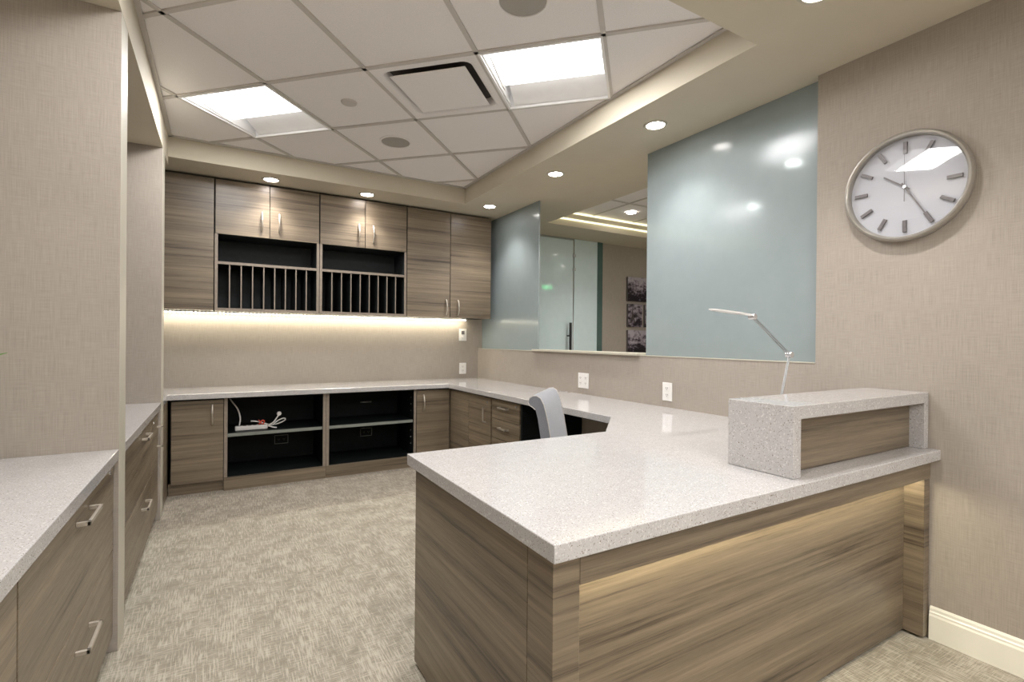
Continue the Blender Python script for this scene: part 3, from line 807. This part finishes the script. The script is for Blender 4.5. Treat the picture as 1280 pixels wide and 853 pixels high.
downlight((5.600, 2.190), 2.566, 'lobby downlight seen only as a reflection in the glass door', 20)
downlight((-.62, 1.35), ZH, 'added fill downlight in the header over the near left counter', 8)  # added to brighten the near left worktop
for c in ((.65, .60), (-.1, -.35), (1.6, -.5), (.75, -1.5)):  # unseen downlights added as fill light
    downlight(c, ZS, 'added fill downlight out of view behind the camera', 16, 'added fill downlights behind the camera')
downlight((3.4, 5.8), 2.45, 'added downlight in the unseen hall, brightening the glass doors from behind', 90)  # added lamp, makes the frosted doors brighter

# ------------------------------------------------------------------ lobby things
ex = thing('exit_sign', 'green lit exit sign reflected in the lobby glass door', 'sign', (5.36, 2.0, 2.157))
box('panel', (5.25, 5.47, 2.0, 2.02, 2.08, 2.235), M['white'], ex, bev=.003)
link('stem', B().tube([(5.36,2.01,2.235),(5.36,2.01,2.566)], .01, 10), M['white'], ex, smooth=True)
tcu = bpy.data.curves.new('letters', 'FONT'); tcu.body = 'EXIT'; tcu.size = .115; tcu.extrude = .002; tcu.align_x = 'CENTER'; tcu.align_y = 'CENTER'
tob = bpy.data.objects.new('letters', tcu); C.objects.link(tob)
bpy.context.view_layer.update()
me = bpy.data.meshes.new_from_object(tob); bpy.data.objects.remove(tob)
me.materials.clear(); me.materials.append(M['exitg'])
lo = bpy.data.objects.new('letters', me); C.objects.link(lo); lo.parent = ex
lo.rotation_euler = (PI/2, 0, PI); lo.location = (0, .024, 0)
pics = [((4.665, 5.20), (1.690, 2.010), 'black and white canvas photo, topmost on the lobby wall', 1.3, .9),
        ((4.674, 4.930), (1.345, 1.650), 'black and white canvas photo of a tower, middle row left on lobby wall', 4.7, .3),
        ((4.983, 5.240), (1.345, 1.650), 'black and white canvas photo, middle row right on lobby wall', 2.2, .2),
        ((4.674, 5.240), (.980, 1.300), 'black and white canvas photo, lowest on the lobby wall', 6.1, 1.1)]
for i, ((x0, x1), (z0, z1), lab, sd, tp) in enumerate(pics):
    t = thing('canvas_photo', lab, 'picture', ((x0+x1)/2, 4.949, (z0+z1)/2))
    box('stretcher', (x0, x1, 4.918, 4.949, z0, z1), M['marker'], t)
    box('print', (x0, x1, 4.916, 4.9178, z0, z1), m_photo('photo_print', sd, tp, 26 if i != 1 else 18), t)
    if i == 1:
        cx = (x0+x1)/2-.05
        b = B().extrude([(-.045,0),(-.028,0),(-.014,.05),(.014,.05),(.028,0),(.050,0),(.014,.11),(.003,.22),(-.003,.22),(-.012,.11)], (cx,4.9158,z0+.05), (cx,4.9150,z0+.05), (1,0,0), (0,0,1))
        link('silhouette', b, M['slot'], t)
# ------------------------------------------------------------------ potted plant just beyond the left edge
pl = thing('potted_plant', 'green leafy plant at the far left edge standing on near left worktop', 'plant', (-.75, 2.03, ZC))
link('pot', B().lathe([(0,.0005),(.055,.0005),(.075,.13),(.078,.14),(.070,.14),(.066,.125),(0,.125)], (0,0,0), 'z', 36), M['pot'], pl, smooth=True, local=True)
link('soil', B().lathe([(0,.128),(.066,.126),(.066,.12),(0,.12)], (0,0,0), 'z', 30), M['soil'], pl, local=True)
def leaf(tip, bend, wd):
    o = Vector((0,0,.13)); tip = Vector(tip)
    ctrl = (o+tip)/2+Vector((0,0,bend))
    b = B()
    d = (tip-o); side = Vector((-d.y, d.x, 0)).normalized() if abs(d.x)+abs(d.y) > 1e-3 else Vector((1,0,0))
    def f(u_, v_):
        p = o*(1-u_)**2+ctrl*2*u_*(1-u_)+tip*u_*u_
        ww = wd*(math.sin(PI*max(0, u_*1.05-.05))**.7 if u_ > .06 else .12) if u_ < .999 else 0.0005
        return p+side*(v_-.5)*2*ww+Vector((0,0,abs(v_-.5)*ww*.8))
    b.grid(f, 16, 4)
    o_ = link('leaf', b, M['leaf'], pl, smooth=True, local=True)
    s_ = o_.modifiers.new('thick', 'SOLIDIFY'); s_.thickness = .0012
for tip, bend, wd in (((.182,.09,.362),.08,.018),((.115,.13,.10),.16,.024),((.06,.20,.22),.12,.024),((-.12,.10,.35),.10,.024),((-.14,-.10,.20),.12,.024),
                      ((.05,-.16,.30),.10,.022),((.0,.05,.45),.03,.022),((.105,.02,.27),.14,.022),((.12,.17,.02),.20,.024)):
    leaf(tip, bend, wd)

# ------------------------------------------------------------------ added fill panels, out of view behind the camera and in the lobby
def area(name, loc, sx, sy, e, col, rot=(0,0,0), parent=None):
    L = bpy.data.lights.new(name, 'AREA'); L.shape = 'RECTANGLE'; L.size = sx; L.size_y = sy; L.energy = e; L.color = col
    o = bpy.data.objects.new(name, L); C.objects.link(o); o.location = loc; o.rotation_euler = rot
    if parent: o.parent = parent; o.location = Vector(loc)-Vector(parent.location)
    return o
for x, y in ((.6, -.9), (1.5, -1.9), (-.1, -1.9)):  # panels added behind the camera to fill the room with light
    t = thing('ceiling_light', 'added square fill panel out of view behind the camera', 'ceiling light', (x, y, ZS), 'added fill panels behind the camera')
    link('frame', B().box(-.31, .31, -.31, .31, -.006, -.0005), M['white'], t, local=True)
    link('lens', B().box(-.29, .29, -.29, .29, -.009, -.0065), M['lens_fill'], t, local=True)
for x, y in ((4.4, .75), (3.7, .1), (4.7, -.1)):  # more added panels, they brighten the lobby
    t = thing('ceiling_light', 'added square fill panel out of view in the lobby', 'ceiling light', (x, y, 2.566), 'added lobby fill panels')
    link('frame', B().box(-.31, .31, -.31, .31, -.006, -.0005), M['white'], t, local=True)
    link('lens', B().box(-.29, .29, -.29, .29, -.009, -.0065), M['lens_fill'], t, local=True)

w_ = bpy.data.worlds.new('world'); S.world = w_; w_.use_nodes = True
w_.node_tree.nodes['Background'].inputs[0].default_value = (.9,.85,.8,1); w_.node_tree.nodes['Background'].inputs[1].default_value = .3

# ------------------------------------------------------------------ camera
YAW, PITCH, ROLL, F = .531, -.0025, -.0084, 621.6
f = Vector((math.sin(YAW)*math.cos(PITCH), math.cos(YAW)*math.cos(PITCH), math.sin(PITCH)))
r = Vector((math.cos(YAW), -math.sin(YAW), 0)); d = f.cross(r)
r_ = r*math.cos(ROLL)+d*math.sin(ROLL); d_ = -r*math.sin(ROLL)+d*math.cos(ROLL)
cam = bpy.data.cameras.new('camera'); co = bpy.data.objects.new('camera', cam); C.objects.link(co)
cam.sensor_width = 36; cam.sensor_fit = 'HORIZONTAL'; cam.lens = F/1280*36; cam.clip_start = .02; cam.clip_end = 60
mt = Matrix((( r_.x, -d_.x, -f.x, 0), (r_.y, -d_.y, -f.y, 0), (r_.z, -d_.z, -f.z, 1.16), (0,0,0,1)))
co.matrix_world = mt
S.camera = co
S.view_settings.view_transform = 'Standard'
S.view_settings.look = 'None'
S.view_settings.gamma = 1
S.view_settings.use_curve_mapping = False
S.view_settings.exposure = 1.24
